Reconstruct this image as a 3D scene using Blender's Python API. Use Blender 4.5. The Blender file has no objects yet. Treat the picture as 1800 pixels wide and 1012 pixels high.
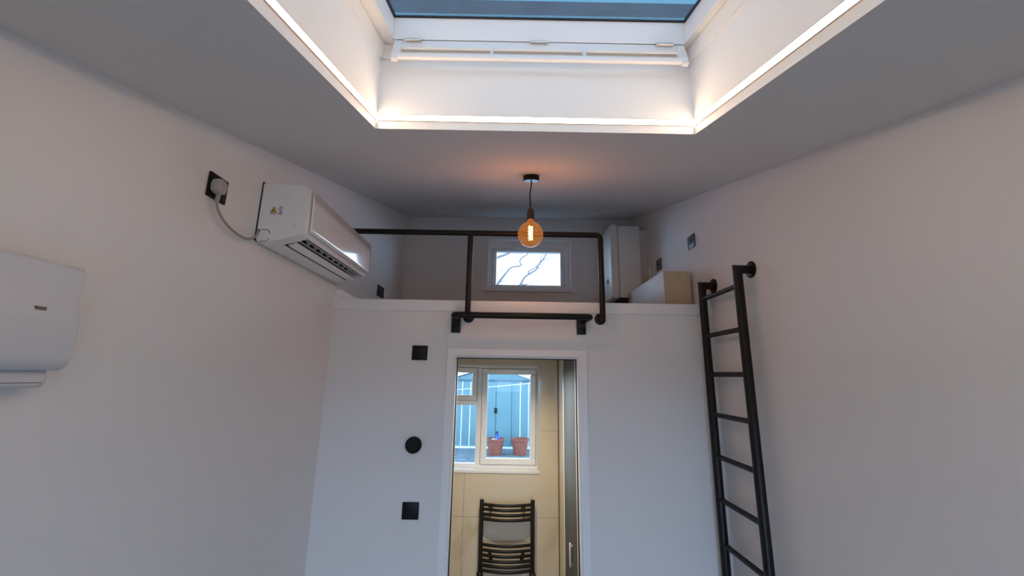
import bpy, bmesh, math, random
from mathutils import Vector, Matrix
random.seed(4)
S = bpy.context.scene
C = S.collection
H = 1.85                                   # height of the viewpoint above the floor

# ------------------------------------------------------------------ camera, sky, light, exposure
cam = bpy.data.cameras.new('camera'); co = bpy.data.objects.new('camera', cam); C.objects.link(co)
cam.sensor_width = 36.0; cam.lens = 707.21/1800*36; cam.clip_start = .02
_r = ((1.0, -.0070, .0151), (-.0157, -.2109, .9774), (.0034, .9775, .2109))
_m = Matrix(((_r[0][0], _r[1][0], -_r[2][0]), (_r[0][1], _r[1][1], -_r[2][1]), (_r[0][2], _r[1][2], -_r[2][2])))
from math import radians
pit, rol, yaw = radians(12.19376), radians(.90155), radians(.1937)
fw = Vector((math.sin(yaw)*math.cos(pit), math.cos(yaw)*math.cos(pit), math.sin(pit)))
rt = Vector((math.cos(yaw), -math.sin(yaw), 0)); up = rt.cross(fw)
r2 = rt*math.cos(rol)+up*math.sin(rol); u2 = -rt*math.sin(rol)+up*math.cos(rol)
co.matrix_world = Matrix(((r2.x, u2.x, -fw.x, 0), (r2.y, u2.y, -fw.y, 0), (r2.z, u2.z, -fw.z, H), (0, 0, 0, 1)))
S.camera = co

SKY = 1.0
LED = 15.0
BULB = 1.3
TOILET = 5.6
w = bpy.data.worlds.new('sky'); S.world = w; w.use_nodes = True
nt = w.node_tree; nt.nodes.clear()
tc = nt.nodes.new('ShaderNodeTexCoord'); sp = nt.nodes.new('ShaderNodeSeparateXYZ')
cr = nt.nodes.new('ShaderNodeValToRGB'); bg = nt.nodes.new('ShaderNodeBackground'); wo = nt.nodes.new('ShaderNodeOutputWorld')
nt.links.new(tc.outputs['Generated'], sp.inputs[0]); nt.links.new(sp.outputs['Z'], cr.inputs[0])
nt.links.new(cr.outputs[0], bg.inputs[0]); nt.links.new(bg.outputs[0], wo.inputs[0])
e = cr.color_ramp.elements
e[0].position = 0.0; e[0].color = (3.2, 4.7, 7.0, 1)
e[1].position = 1.0; e[1].color = (.18, .60, 1.2, 1)
for pos, c in ((.12, (2.6, 3.8, 5.6)), (.30, (1.5, 2.0, 2.6)), (.50, (.62, .98, 1.45)), (.74, (.36, 1.05, 1.75))):
    k = e.new(pos); k.color = (*c, 1)
bg.inputs[1].default_value = SKY
vs = S.view_settings
S.display_settings.display_device = 'sRGB'
vs.view_transform = 'Standard'; vs.look = 'None'; vs.exposure = 0.92; vs.gamma = 1.0; vs.use_curve_mapping = False
cy = S.cycles
cy.use_denoising = True; cy.max_bounces = 10; cy.diffuse_bounces = 6; cy.glossy_bounces = 4
cy.transparent_max_bounces = 16; cy.transmission_bounces = 8; cy.sample_clamp_indirect = 6.0; cy.caustics_reflective = False; cy.caustics_refractive = False

# ------------------------------------------------------------------ materials
def mat(name, col, rough=.5, metal=0, spec=.5, bump=0, bscale=40, var=0, vscale=6, coat=0, emit=None, es=0):
    m = bpy.data.materials.new(name); m.use_nodes = True
    n = m.node_tree; b = n.nodes['Principled BSDF']
    b.inputs['Base Color'].default_value = (*col, 1); b.inputs['Roughness'].default_value = rough
    b.inputs['Metallic'].default_value = metal; b.inputs['Specular IOR Level'].default_value = spec
    if coat: b.inputs['Coat Weight'].default_value = coat; b.inputs['Coat Roughness'].default_value = .04
    if emit: b.inputs['Emission Color'].default_value = (*emit, 1); b.inputs['Emission Strength'].default_value = es
    t = n.nodes.new('ShaderNodeTexCoord')
    if bump:
        z = n.nodes.new('ShaderNodeTexNoise'); z.inputs['Scale'].default_value = bscale; z.inputs['Detail'].default_value = 4
        q = n.nodes.new('ShaderNodeBump'); q.inputs['Strength'].default_value = bump; q.inputs['Distance'].default_value = .002
        n.links.new(t.outputs['Object'], z.inputs[0]); n.links.new(z.outputs[0], q.inputs['Height']); n.links.new(q.outputs[0], b.inputs['Normal'])
    if var:
        z = n.nodes.new('ShaderNodeTexNoise'); z.inputs['Scale'].default_value = vscale; z.inputs['Detail'].default_value = 5
        r = n.nodes.new('ShaderNodeValToRGB')
        r.color_ramp.elements[0].position = .3; r.color_ramp.elements[1].position = .7
        r.color_ramp.elements[0].color = (*[c*(1-var) for c in col], 1); r.color_ramp.elements[1].color = (*[min(1, c*(1+var)) for c in col], 1)
        n.links.new(t.outputs['Object'], z.inputs[0]); n.links.new(z.outputs[0], r.inputs[0]); n.links.new(r.outputs[0], b.inputs['Base Color'])
    return m

def glass(name, tint=(1, 1, 1), ior=1.45, refl=1.0):
    m = bpy.data.materials.new(name); m.use_nodes = True; n = m.node_tree; n.nodes.clear()
    o = n.nodes.new('ShaderNodeOutputMaterial'); mx = n.nodes.new('ShaderNodeMixShader')
    tr = n.nodes.new('ShaderNodeBsdfTransparent'); gl = n.nodes.new('ShaderNodeBsdfGlossy'); fr = n.nodes.new('ShaderNodeFresnel')
    mu = n.nodes.new('ShaderNodeMath'); mu.operation = 'MULTIPLY'; mu.inputs[1].default_value = refl
    tr.inputs[0].default_value = (*tint, 1); gl.inputs['Roughness'].default_value = .01; fr.inputs[0].default_value = ior
    ge = n.nodes.new('ShaderNodeNewGeometry'); iv = n.nodes.new('ShaderNodeMath'); iv.operation = 'SUBTRACT'; iv.inputs[0].default_value = 1
    m2 = n.nodes.new('ShaderNodeMath'); m2.operation = 'MULTIPLY'
    n.links.new(ge.outputs['Backfacing'], iv.inputs[1]); n.links.new(fr.outputs[0], mu.inputs[0])
    n.links.new(mu.outputs[0], m2.inputs[0]); n.links.new(iv.outputs[0], m2.inputs[1]); n.links.new(m2.outputs[0], mx.inputs[0])
    n.links.new(tr.outputs[0], mx.inputs[1]); n.links.new(gl.outputs[0], mx.inputs[2]); n.links.new(mx.outputs[0], o.inputs[0])
    return m

def emitter(name, col, st):
    m = bpy.data.materials.new(name); m.use_nodes = True; n = m.node_tree; n.nodes.clear()
    o = n.nodes.new('ShaderNodeOutputMaterial'); em = n.nodes.new('ShaderNodeEmission')
    em.inputs[0].default_value = (*col, 1); em.inputs[1].default_value = st
    n.links.new(em.outputs[0], o.inputs[0]); return m

M_wall = mat('white_wall_paint', (.77, .755, .74), .75, spec=.25, bump=.25, bscale=160)
M_ceil = mat('white_ceiling_paint', (.70, .69, .68), .85, spec=.15, bump=.15, bscale=120)
M_trim = mat('white_satin_paint', (.84, .835, .83), .4)
M_well = mat('white_board', (.84, .83, .81), .5)
M_floor = mat('oak_floor', (.27, .19, .125), .4, var=.2, vscale=3)
M_carpet = mat('grey_carpet', (.13, .125, .12), .9, bump=.3, bscale=200)
M_black = mat('black_powder_coat', (.006, .0055, .005), .42, spec=.3, bump=.05, bscale=300)
M_bplast = mat('black_plastic', (.005, .005, .006), .45, spec=.25)
M_rocker = mat('black_rocker', (.004, .004, .005), .35, spec=.3)
M_gplate = mat('dark_grey_plate', (.075, .08, .085), .4)
M_wplast = mat('white_plastic', (.80, .79, .785), .3)
M_gloss = mat('white_gloss_panel', (.80, .785, .78), .12, coat=1.0)
M_boiler = mat('boiler_enamel', (.76, .755, .74), .35)
M_grey = mat('grey_plastic', (.46, .45, .44), .45)
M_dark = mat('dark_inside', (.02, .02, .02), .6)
M_lgrey = mat('pale_grey_lining', (.55, .54, .53), .5)
M_heat = mat('heater_enamel', (.62, .63, .65), .45)
M_metal = mat('hinge_steel', (.62, .62, .60), .3, metal=1)
M_gask = mat('black_rubber', (.01, .012, .016), .5)
M_hood = mat('grey_aluminium', (.17, .19, .22), .5, var=.18, vscale=9)
M_alu = mat('aluminium', (.55, .45, .38), .4, metal=.6)
M_edgerefl = mat('pale_blue_edge_reflection', (.42, .62, .68), .4)  # bluish edge reflection put into the colour
M_upvc = mat('white_upvc', (.86, .86, .855), .3)
M_tile = None
M_panel = mat('grey_green_glossy', (.075, .08, .066), .6)
M_cable = mat('grey_cable', (.30, .30, .30), .5)
M_plug = mat('pale_grey_plug', (.38, .37, .36), .4)
M_tan = mat('tan_board', (.52, .43, .29), .7, var=.06, vscale=20)
M_unit = mat('white_melamine', (.74, .75, .78), .45)
M_yellow = mat('warning_yellow', (.80, .52, .03), .5)
M_print = mat('grey_print', (.25, .25, .26), .6)
M_inkblk = mat('black_print', (.02, .02, .02), .6)
M_terra = mat('terracotta', (.27, .075, .042), .75, var=.12, vscale=8, bump=.2, bscale=60)
M_soil = mat('pale_pebble', (.62, .60, .56), .8, var=.25, vscale=30)
M_blue = mat('blue_bottle', (.015, .05, .30), .3)
M_bwht = mat('white_bag', (.85, .86, .88), .5)
M_shed = mat('shed_blue_steel', (.115, .225, .24), .45, var=.04, vscale=3)
M_shedw = mat('shed_white_trim', (.78, .80, .82), .4)
M_sett = mat('grey_sett', (.22, .23, .23), .85, var=.3, vscale=8)
M_earth = mat('paving_earth', (.16, .16, .15), .9, var=.2, vscale=4)
M_bark = mat('grey_bark', (.10, .105, .12), .85)
M_holder = mat('dark_brown_holder', (.035, .026, .024), .4)
M_glass = glass('window_glass', refl=.45)
M_skyglass = glass('roof_glass', (.45, .465, .465))
M_amber = glass('amber_glass', (1.0, .70, .46), 1.5, 1.6)
def scatter(m, col, fac):          # smoky coating: a little light scatters in the glass itself
    n = m.node_tree; o = n.nodes['Material Output']; src = o.inputs[0].links[0].from_socket
    tl = n.nodes.new('ShaderNodeBsdfTranslucent'); tl.inputs[0].default_value = (*col, 1)
    mx = n.nodes.new('ShaderNodeMixShader'); mx.inputs[0].default_value = fac
    n.links.new(src, mx.inputs[1]); n.links.new(tl.outputs[0], mx.inputs[2]); n.links.new(mx.outputs[0], o.inputs[0])
scatter(M_amber, (1, .62, .32), .022)
M_led = emitter('led_diffuser', (1.0, .70, .465), LED)
M_fil = emitter('filament', (1.0, .50, .13), 26.0)
M_lampoff = mat('lamp_off', (.20, .20, .21), .4)
M_lampon = emitter('toilet_lamp', (1.0, .83, .58), 8.0)

def tile_mat():
    m = mat('cream_stone_tile', (.64, .55, .40), .18, coat=.25)
    n = m.node_tree; b = n.nodes['Principled BSDF']
    t = n.nodes.new('ShaderNodeTexCoord'); z = n.nodes.new('ShaderNodeTexNoise')
    z.inputs['Scale'].default_value = 2.2; z.inputs['Detail'].default_value = 7; z.inputs['Distortion'].default_value = 1.2
    r = n.nodes.new('ShaderNodeValToRGB'); e = r.color_ramp.elements
    e[0].position = .30; e[0].color = (.56, .46, .31, 1); e[1].position = .62; e[1].color = (.68, .60, .46, 1)
    k = e.new(.40); k.color = (.65, .56, .41, 1)
    n.links.new(t.outputs['Object'], z.inputs[0]); n.links.new(z.outputs[0], r.inputs[0]); n.links.new(r.outputs[0], b.inputs['Base Color'])
    return m
M_tile = tile_mat()

# ------------------------------------------------------------------ mesh helpers
ORG = {}
def thing(name, label, cat, loc=(0, 0, 0), group=None):
    o = bpy.data.objects.new(name, None); C.objects.link(o); o.location = loc; o.empty_display_size = .05
    o['label'] = label; o['category'] = cat
    if group: o['group'] = group
    ORG[o] = Vector(loc); return o
def tag(o, label, cat, group=None):
    o['label'] = label; o['category'] = cat
    if group: o['group'] = group
    return o
def struct(o):
    o['kind'] = 'structure'; return o

class MB:
    def __init__(s): s.bm = bmesh.new(); s.mi = 0
    def face(s, vs):
        try:
            f = s.bm.faces.new(vs); f.material_index = s.mi; return f
        except ValueError: return None
    def box(s, x0, x1, y0, y1, z0, z1):
        v = [s.bm.verts.new(p) for p in ((x0,y0,z0),(x1,y0,z0),(x1,y1,z0),(x0,y1,z0),(x0,y0,z1),(x1,y0,z1),(x1,y1,z1),(x0,y1,z1))]
        for q in ((0,3,2,1),(4,5,6,7),(0,1,5,4),(1,2,6,5),(2,3,7,6),(3,0,4,7)): s.face([v[i] for i in q])
        return s
    def bbox(s, x0, x1, y0, y1, z0, z1, r=.003, seg=2):
        n0 = set(s.bm.verts); s.box(x0, x1, y0, y1, z0, z1)
        ed = [e for e in s.bm.edges if e.verts[0] not in n0 and e.verts[1] not in n0]
        bmesh.ops.bevel(s.bm, geom=ed, offset=r, segments=seg, affect='EDGES', profile=.5)
        for f in s.bm.faces:
            if all(v not in n0 for v in f.verts): f.material_index = s.mi
        return s
    def prism(s, pts, axis, a, b, cap=True):
        def mk(p, t): return {'x': (t, p[0], p[1]), 'y': (p[0], t, p[1]), 'z': (p[0], p[1], t)}[axis]
        A = [s.bm.verts.new(mk(p, a)) for p in pts]; B = [s.bm.verts.new(mk(p, b)) for p in pts]
        n = len(pts)
        for i in range(n): s.face([A[i], A[(i+1) % n], B[(i+1) % n], B[i]])
        if cap: s.face(A[::-1]); s.face(B)
        return s
    def loft(s, rings, closed=True, caps=True):
        R = [[s.bm.verts.new(p) for p in r] for r in rings]
        n = len(R[0])
        for i in range(len(R)-1):
            for j in range(n if closed else n-1):
                s.face([R[i][j], R[i][(j+1) % n], R[i+1][(j+1) % n], R[i+1][j]])
        if caps: s.face(R[0][::-1]); s.face(R[-1])
        return s
    def tube(s, path, r, n=12, caps=True):
        P = [Vector(p) for p in path]; rr = r if isinstance(r, (list, tuple)) else [r]*len(P)
        T = []
        for i in range(len(P)):
            d = (P[min(i+1, len(P)-1)]-P[max(i-1, 0)]).normalized(); T.append(d)
        a = Vector((0, 0, 1)) if abs(T[0].z) < .9 else Vector((1, 0, 0))
        u = T[0].cross(a).normalized(); rings = []
        for i, p in enumerate(P):
            if i: u = (u - T[i]*u.dot(T[i])).normalized()
            v = T[i].cross(u); k = rr[i]
            if 0 < i < len(P)-1:
                d0 = (P[i]-P[i-1]).normalized(); c = max(.5, d0.dot(T[i])); 
            else: c = 1
            ring = []
            for j in range(n):
                t = 2*math.pi*j/n; o = u*math.cos(t)+v*math.sin(t)
                ring.append(p+o*k)
            rings.append(ring)
        return s.loft(rings, True, caps)
    def lathe(s, prof, c=(0, 0, 0), axis='z', n=24):
        c = Vector(c); rings = []
        for (r, h) in prof:
            ring = []
            for j in range(n):
                t = 2*math.pi*j/n; a, b = r*math.cos(t), r*math.sin(t)
                ring.append(c+{'z': Vector((a, b, h)), 'y': Vector((a, h, b)), 'x': Vector((h, a, b))}[axis])
            rings.append(ring)
        return s.loft(rings, True, True)
    def holes(s, u0, u1, v0, v1, hs, fn):
        us = sorted({u0, u1, *[h[i] for h in hs for i in (0, 1)]}); vs_ = sorted({v0, v1, *[h[i] for h in hs for i in (2, 3)]})
        us = [u for u in us if u0 <= u <= u1]; vs_ = [v for v in vs_ if v0 <= v <= v1]
        for i in range(len(us)-1):
            for j in range(len(vs_)-1):
                cu, cv = (us[i]+us[i+1])/2, (vs_[j]+vs_[j+1])/2
                if any(h[0] < cu < h[1] and h[2] < cv < h[3] for h in hs): continue
                fn(us[i], us[i+1], vs_[j], vs_[j+1])
        return s
    def build(s, name, m, parent=None, smooth=True, fix=True, keep=False):
        ms = m if isinstance(m, (list, tuple)) else [m]
        bm = s.bm
        if fix: bmesh.ops.recalc_face_normals(bm, faces=bm.faces[:])
        if parent is not None: o0 = ORG[parent]
        elif keep: o0 = Vector((0, 0, 0))
        else:
            xs = [v.co for v in bm.verts]
            o0 = Vector(((min(p.x for p in xs)+max(p.x for p in xs))/2, (min(p.y for p in xs)+max(p.y for p in xs))/2, min(p.z for p in xs)))
        for v in bm.verts: v.co -= o0
        me = bpy.data.meshes.new(name); bm.to_mesh(me); bm.free()
        for x in ms: me.materials.append(x)
        o = bpy.data.objects.new(name, me); C.objects.link(o)
        if parent is not None: o.parent = parent
        else: o.location = o0
        ORG[o] = o0
        if smooth:
            me.shade_smooth()
            try: me.set_sharp_from_angle(angle=radians(38))
            except Exception: pass
        return o
def box(name, m, parent, *d, r=0, **k):
    b = MB(); (b.bbox(*d, r=r) if r else b.box(*d)); return b.build(name, m, parent, **k)
def arc(c, a, b, r, a0, a1, n=7):
    c, a, b = Vector(c), Vector(a), Vector(b)
    return [c+a*r*math.cos(radians(a0+(a1-a0)*i/n))+b*r*math.sin(radians(a0+(a1-a0)*i/n)) for i in range(n+1)]
def dup(root, off, label=None, **parts):
    """copy of a thing, its parts and their sub-parts, moved by off"""
    r = root.copy(); C.objects.link(r); r.location = root.location+Vector(off)
    if label: r['label'] = label
    for ch in list(root.children):
        c = ch.copy(); C.objects.link(c); c.parent = r
        for g in list(ch.children):
            d = g.copy(); C.objects.link(d); d.parent = c
    return r

# ------------------------------------------------------------------ the room
XL, XR, YF, YB, YR = -1.008, 1.151, 2.2775, 3.66, -1.2
TS, C0 = .278, H+.463                       # ceiling slope and its height at y = 0
cz = lambda y: C0+TS*y
ZL = H+.405                                 # loft floor level
HD = H+.10                                  # door head

struct(box('floor', M_floor, None, XL-.15, XR+.15, YR-.15, YB+.2, -.1, 0))
def side(name, x0, x1):
    b = MB(); b.prism([(YR-.15, 0), (YB+.2, 0), (YB+.2, cz(YB+.2)), (YR-.15, cz(YR-.15))], 'x', x0, x1); return struct(b.build(name, M_wall, smooth=False))
side('wall_left', XL-.15, XL); side('wall_right', XR, XR+.15)

# back wall with the two window openings
LW = (-.220, .567, H+.783, H+1.27)          # loft window opening
TW = (-.62, .262, H-.797, H+.088)           # toilet window opening
b = MB(); b.holes(XL, XR, 0, cz(YB), [LW, TW], lambda a, c, d, e: b.box(a, c, YB, YB+.2, d, e))
struct(b.build('wall_back', M_wall, smooth=False))
# rear wall behind the viewpoint with the glazed doors
DR = (-.40, 1.09, 0, 1.86)
b = MB(); b.holes(XL, XR, 0, cz(YR), [DR], lambda a, c, d, e: b.box(a, c, YR-.15, YR, d, e))
struct(b.build('wall_rear', M_wall, smooth=False))
# front partition under the loft
DO = (-.304, .386, 0, HD)
b = MB(); b.holes(XL, XR, 0, ZL-.02, [DO], lambda a, c, d, e: b.box(a, c, YF, YF+.10, d, e))
struct(b.build('wall_front', M_wall, smooth=False))
# loft deck (toilet ceiling underneath)
struct(box('floor_loft', M_carpet, None, XL, XR, YF+.02, YB, H+.22, ZL))
# loft edge board
struct(box('trim_2', M_trim, None, XL, XR, YF-.012, YF+.06, H+.349, H+.412, r=.002))
# skirting in the loft
struct(box('baseboard_left', M_trim, None, XL, XL+.028, YF-.008, YB, H+.405, H+.465, r=.002))
struct(box('baseboard_right', M_trim, None, XR-.022, XR, YF-.008, YB, H+.405, H+.445, r=.002))
struct(box('baseboard_back', M_trim, None, XL+.03, XR-.03, YB-.018, YB, H+.405, H+.465, r=.002))

# ceiling: sloped slab with the roof-light shaft cut through
WX0, WX1, WY0, WY1 = -.461, .611, -.03, 1.206
def slab(b, x0, x1, y0, y1, dz0, dz1):
    v = [b.bm.verts.new(p) for p in ((x0,y0,cz(y0)+dz0),(x1,y0,cz(y0)+dz0),(x1,y1,cz(y1)+dz0),(x0,y1,cz(y1)+dz0),(x0,y0,cz(y0)+dz1),(x1,y0,cz(y0)+dz1),(x1,y1,cz(y1)+dz1),(x0,y1,cz(y1)+dz1))]
    for q in ((0,3,2,1),(4,5,6,7),(0,1,5,4),(1,2,6,5),(2,3,7,6),(3,0,4,7)): b.face([v[i] for i in q])
b = MB(); b.holes(XL-.15, XR+.15, YR-.15, YB+.2, [(WX0-.001, WX1+.001, WY0-.001, WY1+.001)], lambda a, c, d, e: slab(b, a, c, d, e, 0, .30))
struct(b.build('ceiling', M_ceil, smooth=False))
# shaft lining boards
b = MB()
slab(b, WX0-.001, WX0, WY0-.001, WY1+.001, 0, .335); slab(b, WX1, WX1+.001, WY0-.001, WY1+.001, 0, .335)
slab(b, WX0, WX1, WY1, WY1+.001, 0, .335); slab(b, WX0, WX1, WY0-.001, WY0, 0, .335)
struct(b.build('trim_3', M_well, smooth=False))
# thin bead where the lining meets the roof-window frame
b = MB()
slab(b, WX0, WX0+.007, WY0, WY1, .270, .326); slab(b, WX1-.007, WX1, WY0, WY1, .270, .326)
slab(b, WX0+.007, WX1-.007, WY1-.007, WY1, .270, .326); slab(b, WX0+.007, WX1-.007, WY0, WY0+.007, .270, .326)
struct(b.build('trim_4', M_well, smooth=False))

# ------------------------------------------------------------------ door lining and architrave
b = MB()
def frame_xz(b, x0, x1, z1, wd, y0, y1):        # three-sided mitred frame around an opening
    o = [(x0-wd, 0), (x0-wd, z1+wd), (x1+wd, z1+wd), (x1+wd, 0)]; i = [(x0, 0), (x0, z1), (x1, z1), (x1, 0)]
    for k in range(3):
        pts = [o[k], o[k+1], i[k+1], i[k]]; b.prism(pts, 'y', y0, y1)
frame_xz(b, DO[0], DO[1], HD, .040, YF-.016, YF)
frame_xz(b, DO[0]-.002, DO[1]+.002, HD+.002, .012, YF-.020, YF-.012)
struct(b.build('trim_1', M_trim, smooth=False))
b = MB()
frame_xz(b, DO[0]+.008, DO[1]-.008, HD-.008, .0085, YF-.004, YF+.104)
struct(b.build('door_1', M_trim, smooth=False))
b = MB()
frame_xz(b, DO[0]+.013, DO[1]-.013, HD-.013, .006, YF+.034, YF+.050)
b.build('stop', M_gask, bpy.data.objects['door_1'], smooth=False)

# ------------------------------------------------------------------ windows
def framebox(b, x0, x1, y0, y1, z0, z1, wd):
    b.box(x0, x1, y0, y1, z0, z0+wd); b.box(x0, x1, y0, y1, z1-wd, z1)
    b.box(x0, x0+wd, y0, y1, z0+wd, z1-wd); b.box(x1-wd, x1, y0, y1, z0+wd, z1-wd)
def bevelmod(o, wv=.003, seg=2):
    m = o.modifiers.new('bevel', 'BEVEL'); m.width = wv; m.segments = seg; m.limit_method = 'ANGLE'; m.angle_limit = radians(40); return o

# loft window
b = MB()
b.box(LW[0], LW[1], YB+.075, YB+.135, LW[2], LW[2]+.040); b.box(LW[0], LW[1], YB+.075, YB+.135, LW[3]-.095, LW[3])
b.box(LW[0], LW[0]+.062, YB+.075, YB+.135, LW[2]+.040, LW[3]-.095); b.box(LW[1]-.078, LW[1], YB+.075, YB+.135, LW[2]+.040, LW[3]-.095)
w1 = struct(bevelmod(b.build('window_1', M_upvc, smooth=False)))
b = MB(); b.box(LW[0], LW[0]+.004, YB-.001, YB+.075, LW[2], LW[3]); b.box(LW[1]-.004, LW[1], YB-.001, YB+.075, LW[2], LW[3]); b.box(LW[0]+.004, LW[1]-.004, YB-.001, YB+.075, LW[3]-.004, LW[3])
b.build('reveal_brightener', M_upvc, w1, smooth=False)  # whiter boxes added to brighten the reveal
b = MB(); framebox(b, LW[0]+.045, LW[1]-.060, YB+.060, YB+.12, LW[2]+.018, LW[3]-.072, .036)
bevelmod(b.build('sash', M_upvc, w1, smooth=False), .006)
b = MB(); framebox(b, LW[0]+.042, LW[1]-.057, YB+.0725, YB+.0748, LW[2]+.015, LW[3]-.069, .006); b.build('sash_outline', M_gask, w1, smooth=False)  # thin dark outline drawn round the sash
box('glass_pane', M_glass, w1, LW[0]+.080, LW[1]-.096, YB+.088, YB+.092, LW[2]+.053, LW[3]-.107)
box('trickle_vent', M_upvc, w1, .02, .30, YB+.050, YB+.062, H+1.188, H+1.204, r=.003)
b = MB(); b.bbox(.155, .185, YB+.045, YB+.061, H+.806, H+.826, r=.004); b.bbox(.165, .225, YB+.036, YB+.047, H+.812, H+.822, r=.004)
b.build('handle', M_upvc, w1)
box('window_sill', M_trim, w1, LW[0]-.03, LW[1]+.03, YB-.035, YB+.078, LW[2]-.030, LW[2], r=.004)

# toilet window
TY = 3.66
b = MB(); framebox(b, TW[0], TW[1]-.0095, TY-.005, TY+.035, TW[2]+.025, TW[3]-.004, .034)
b.box(-.282, -.232, TY-.005, TY+.035, TW[2]+.059, TW[3]-.038)
b.box(TW[0]+.034, -.282, TY-.005, TY+.035, H-.262, H-.212)
w2 = struct(bevelmod(b.build('window_2', M_upvc, smooth=False)))
b = MB(); framebox(b, -.236, .236, TY-.022, TY+.016, H-.742, H+.052, .050)
bevelmod(b.build('sash', M_upvc, w2, smooth=False), .006)
b = MB(); framebox(b, -.590, -.280, TY-.022, TY+.016, H-.222, H+.058, .045)
bevelmod(b.build('sash', M_upvc, w2, smooth=False), .006)
b = MB(); framebox(b, -.239, .239, TY-.0075, TY-.0052, H-.745, H+.055, .006); b.build('sash_outline', M_gask, w2, smooth=False)  # dark outline round the large sash
b = MB(); framebox(b, -.593, -.277, TY-.0075, TY-.0052, H-.225, H+.061, .006); b.build('sash_outline', M_gask, w2, smooth=False)  # dark outline round the small sash
box('glass_pane', M_glass, w2, -.190, .190, TY+.008, TY+.012, H-.695, H+.006)
box('glass_pane', M_glass, w2, -.552, -.324, TY+.008, TY+.012, H-.174, H+.020)
box('glass_pane', M_glass, w2, -.600, -.278, TY+.018, TY+.022, H-.742, H-.258)
box('trickle_vent', M_upvc, w2, -.17, .15, TY-.036, TY-.022, H+.030, H+.048, r=.003)
b = MB(); b.bbox(-.226, -.208, TY-.034, TY-.021, H-.375, H-.315, r=.004); b.bbox(-.224, -.212, TY-.046, TY-.033, H-.43, H-.335, r=.004)
b.build('handle', M_upvc, w2)
struct(box('trim_6', M_trim, None, TW[0], TW[1], 3.572, TY+.02, TW[2], TW[2]+.026, r=.003))

# ------------------------------------------------------------------ toilet: tiled walls
TYF = 3.58
tw = MB(); tw.holes(XL, .47, 0, H+.22, [TW], lambda a, c, d, e: tw.box(a, c, TYF+.012, YB, d, e))
tw = struct(tw.build('wall_toilet_back', M_lgrey, smooth=False))
g = .0012
def tile_obj(parent, x0, x1, z0, z1, holes=()):
    t = MB(); x0, x1, z0, z1 = x0+g, x1-g, z0+g, z1-g
    hs = [h for h in holes]
    t.holes(x0, x1, z0, z1, hs, lambda a, c, d, e: t.box(a, c, TYF, TYF+.0125, d, e))
    bmesh.ops.remove_doubles(t.bm, verts=t.bm.verts, dist=1e-5)
    if t.bm.verts: t.build('tile', M_tile, parent, smooth=False)
for z0, z1 in ((0, H-1.797), (H-1.797, H-1.128), (H-1.128, H-.457), (H-.457, H+.22)):
    for x0, x1 in ((XL, -.356), (-.356, .422)):
        tile_obj(tw, x0, x1, z0, z1, [TW])
# tiled reveal of the toilet window
b = MB(); b.box(TW[1]-.010, TW[1], TYF+.002, TY, TW[2]+.026, TW[3]); b.box(TW[0], TW[1], TYF+.002, TY, TW[3]-.004, TW[3])
struct(b.build('trim_7', M_tile, smooth=False))
# right-hand toilet wall: tiles, then the glossy screen
RX = .424
rw = struct(box('wall_toilet_right', M_lgrey, None, RX+.013, RX+.06, YF+.10, YB, 0, H+.22))
for z0, z1 in ((0, H-1.128), (H-1.128, H-.457), (H-.457, H+.22)):
    for y0, y1 in ((YF+.11, 3.0), (3.0, TYF-.006)):
        box('tile', M_tile, rw, RX, RX+.0135, y0+g, y1-g, z0+g, z1-g, smooth=False)
struct(box('trim_5', M_gask, None, RX-.004, RX+.006, TYF-.010, TYF+.001, 0, H+.135))
struct(box('wall_toilet_left', M_tile, None, XL, XL+.012, YF+.10, TYF, 0, H+.22))
t = thing('shower_screen', 'tall glossy grey-green panel with slim pale edge, just inside doorway on right', 'screen', (RX-.02, 2.75, 0))
box('panel', M_panel, t, RX-.022, RX-.012, 2.41, 3.06, .0, H+.20, r=.002)
box('edge_strip', M_upvc, t, RX-.026, RX-.001, 3.06, 3.072, .0, H+.20, r=.002)
b = MB(); b.bbox(RX-.040, RX-.030, 2.72, 2.745, H-1.13, H-1.00, r=.004)
for zz in (H-1.115, H-1.015): b.bbox(RX-.034, RX-.021, 2.727, 2.738, zz-.005, zz+.005, r=.002)
b.build('handle', M_wplast, t)
# toilet ceiling lamp
t = thing('ceiling_light', 'round white flush ceiling light inside the tiled room, above the doorway view', 'lamp', (-.02, 2.72, H+.22))
b = MB(); b.lathe([(.075, -.001), (.075, -.012), (.06, -.016)], (-.02, 2.72, H+.22)); b.build('rim', M_wplast, t)
b = MB(); b.lathe([(.058, -.014), (.055, -.019), (.02, -.021)], (-.02, 2.72, H+.22)); b.build('diffuser', M_lampon, t)
L = bpy.data.lights.new('toilet_lamp', 'AREA'); L.shape = 'DISK'; L.spread = radians(140); L.size = .11; L.energy = TOILET; L.color = (1, .84, .58)
lo = bpy.data.objects.new('toilet_lamp', L); C.objects.link(lo); lo.location = (-.02, 2.72, H+.195)

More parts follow.
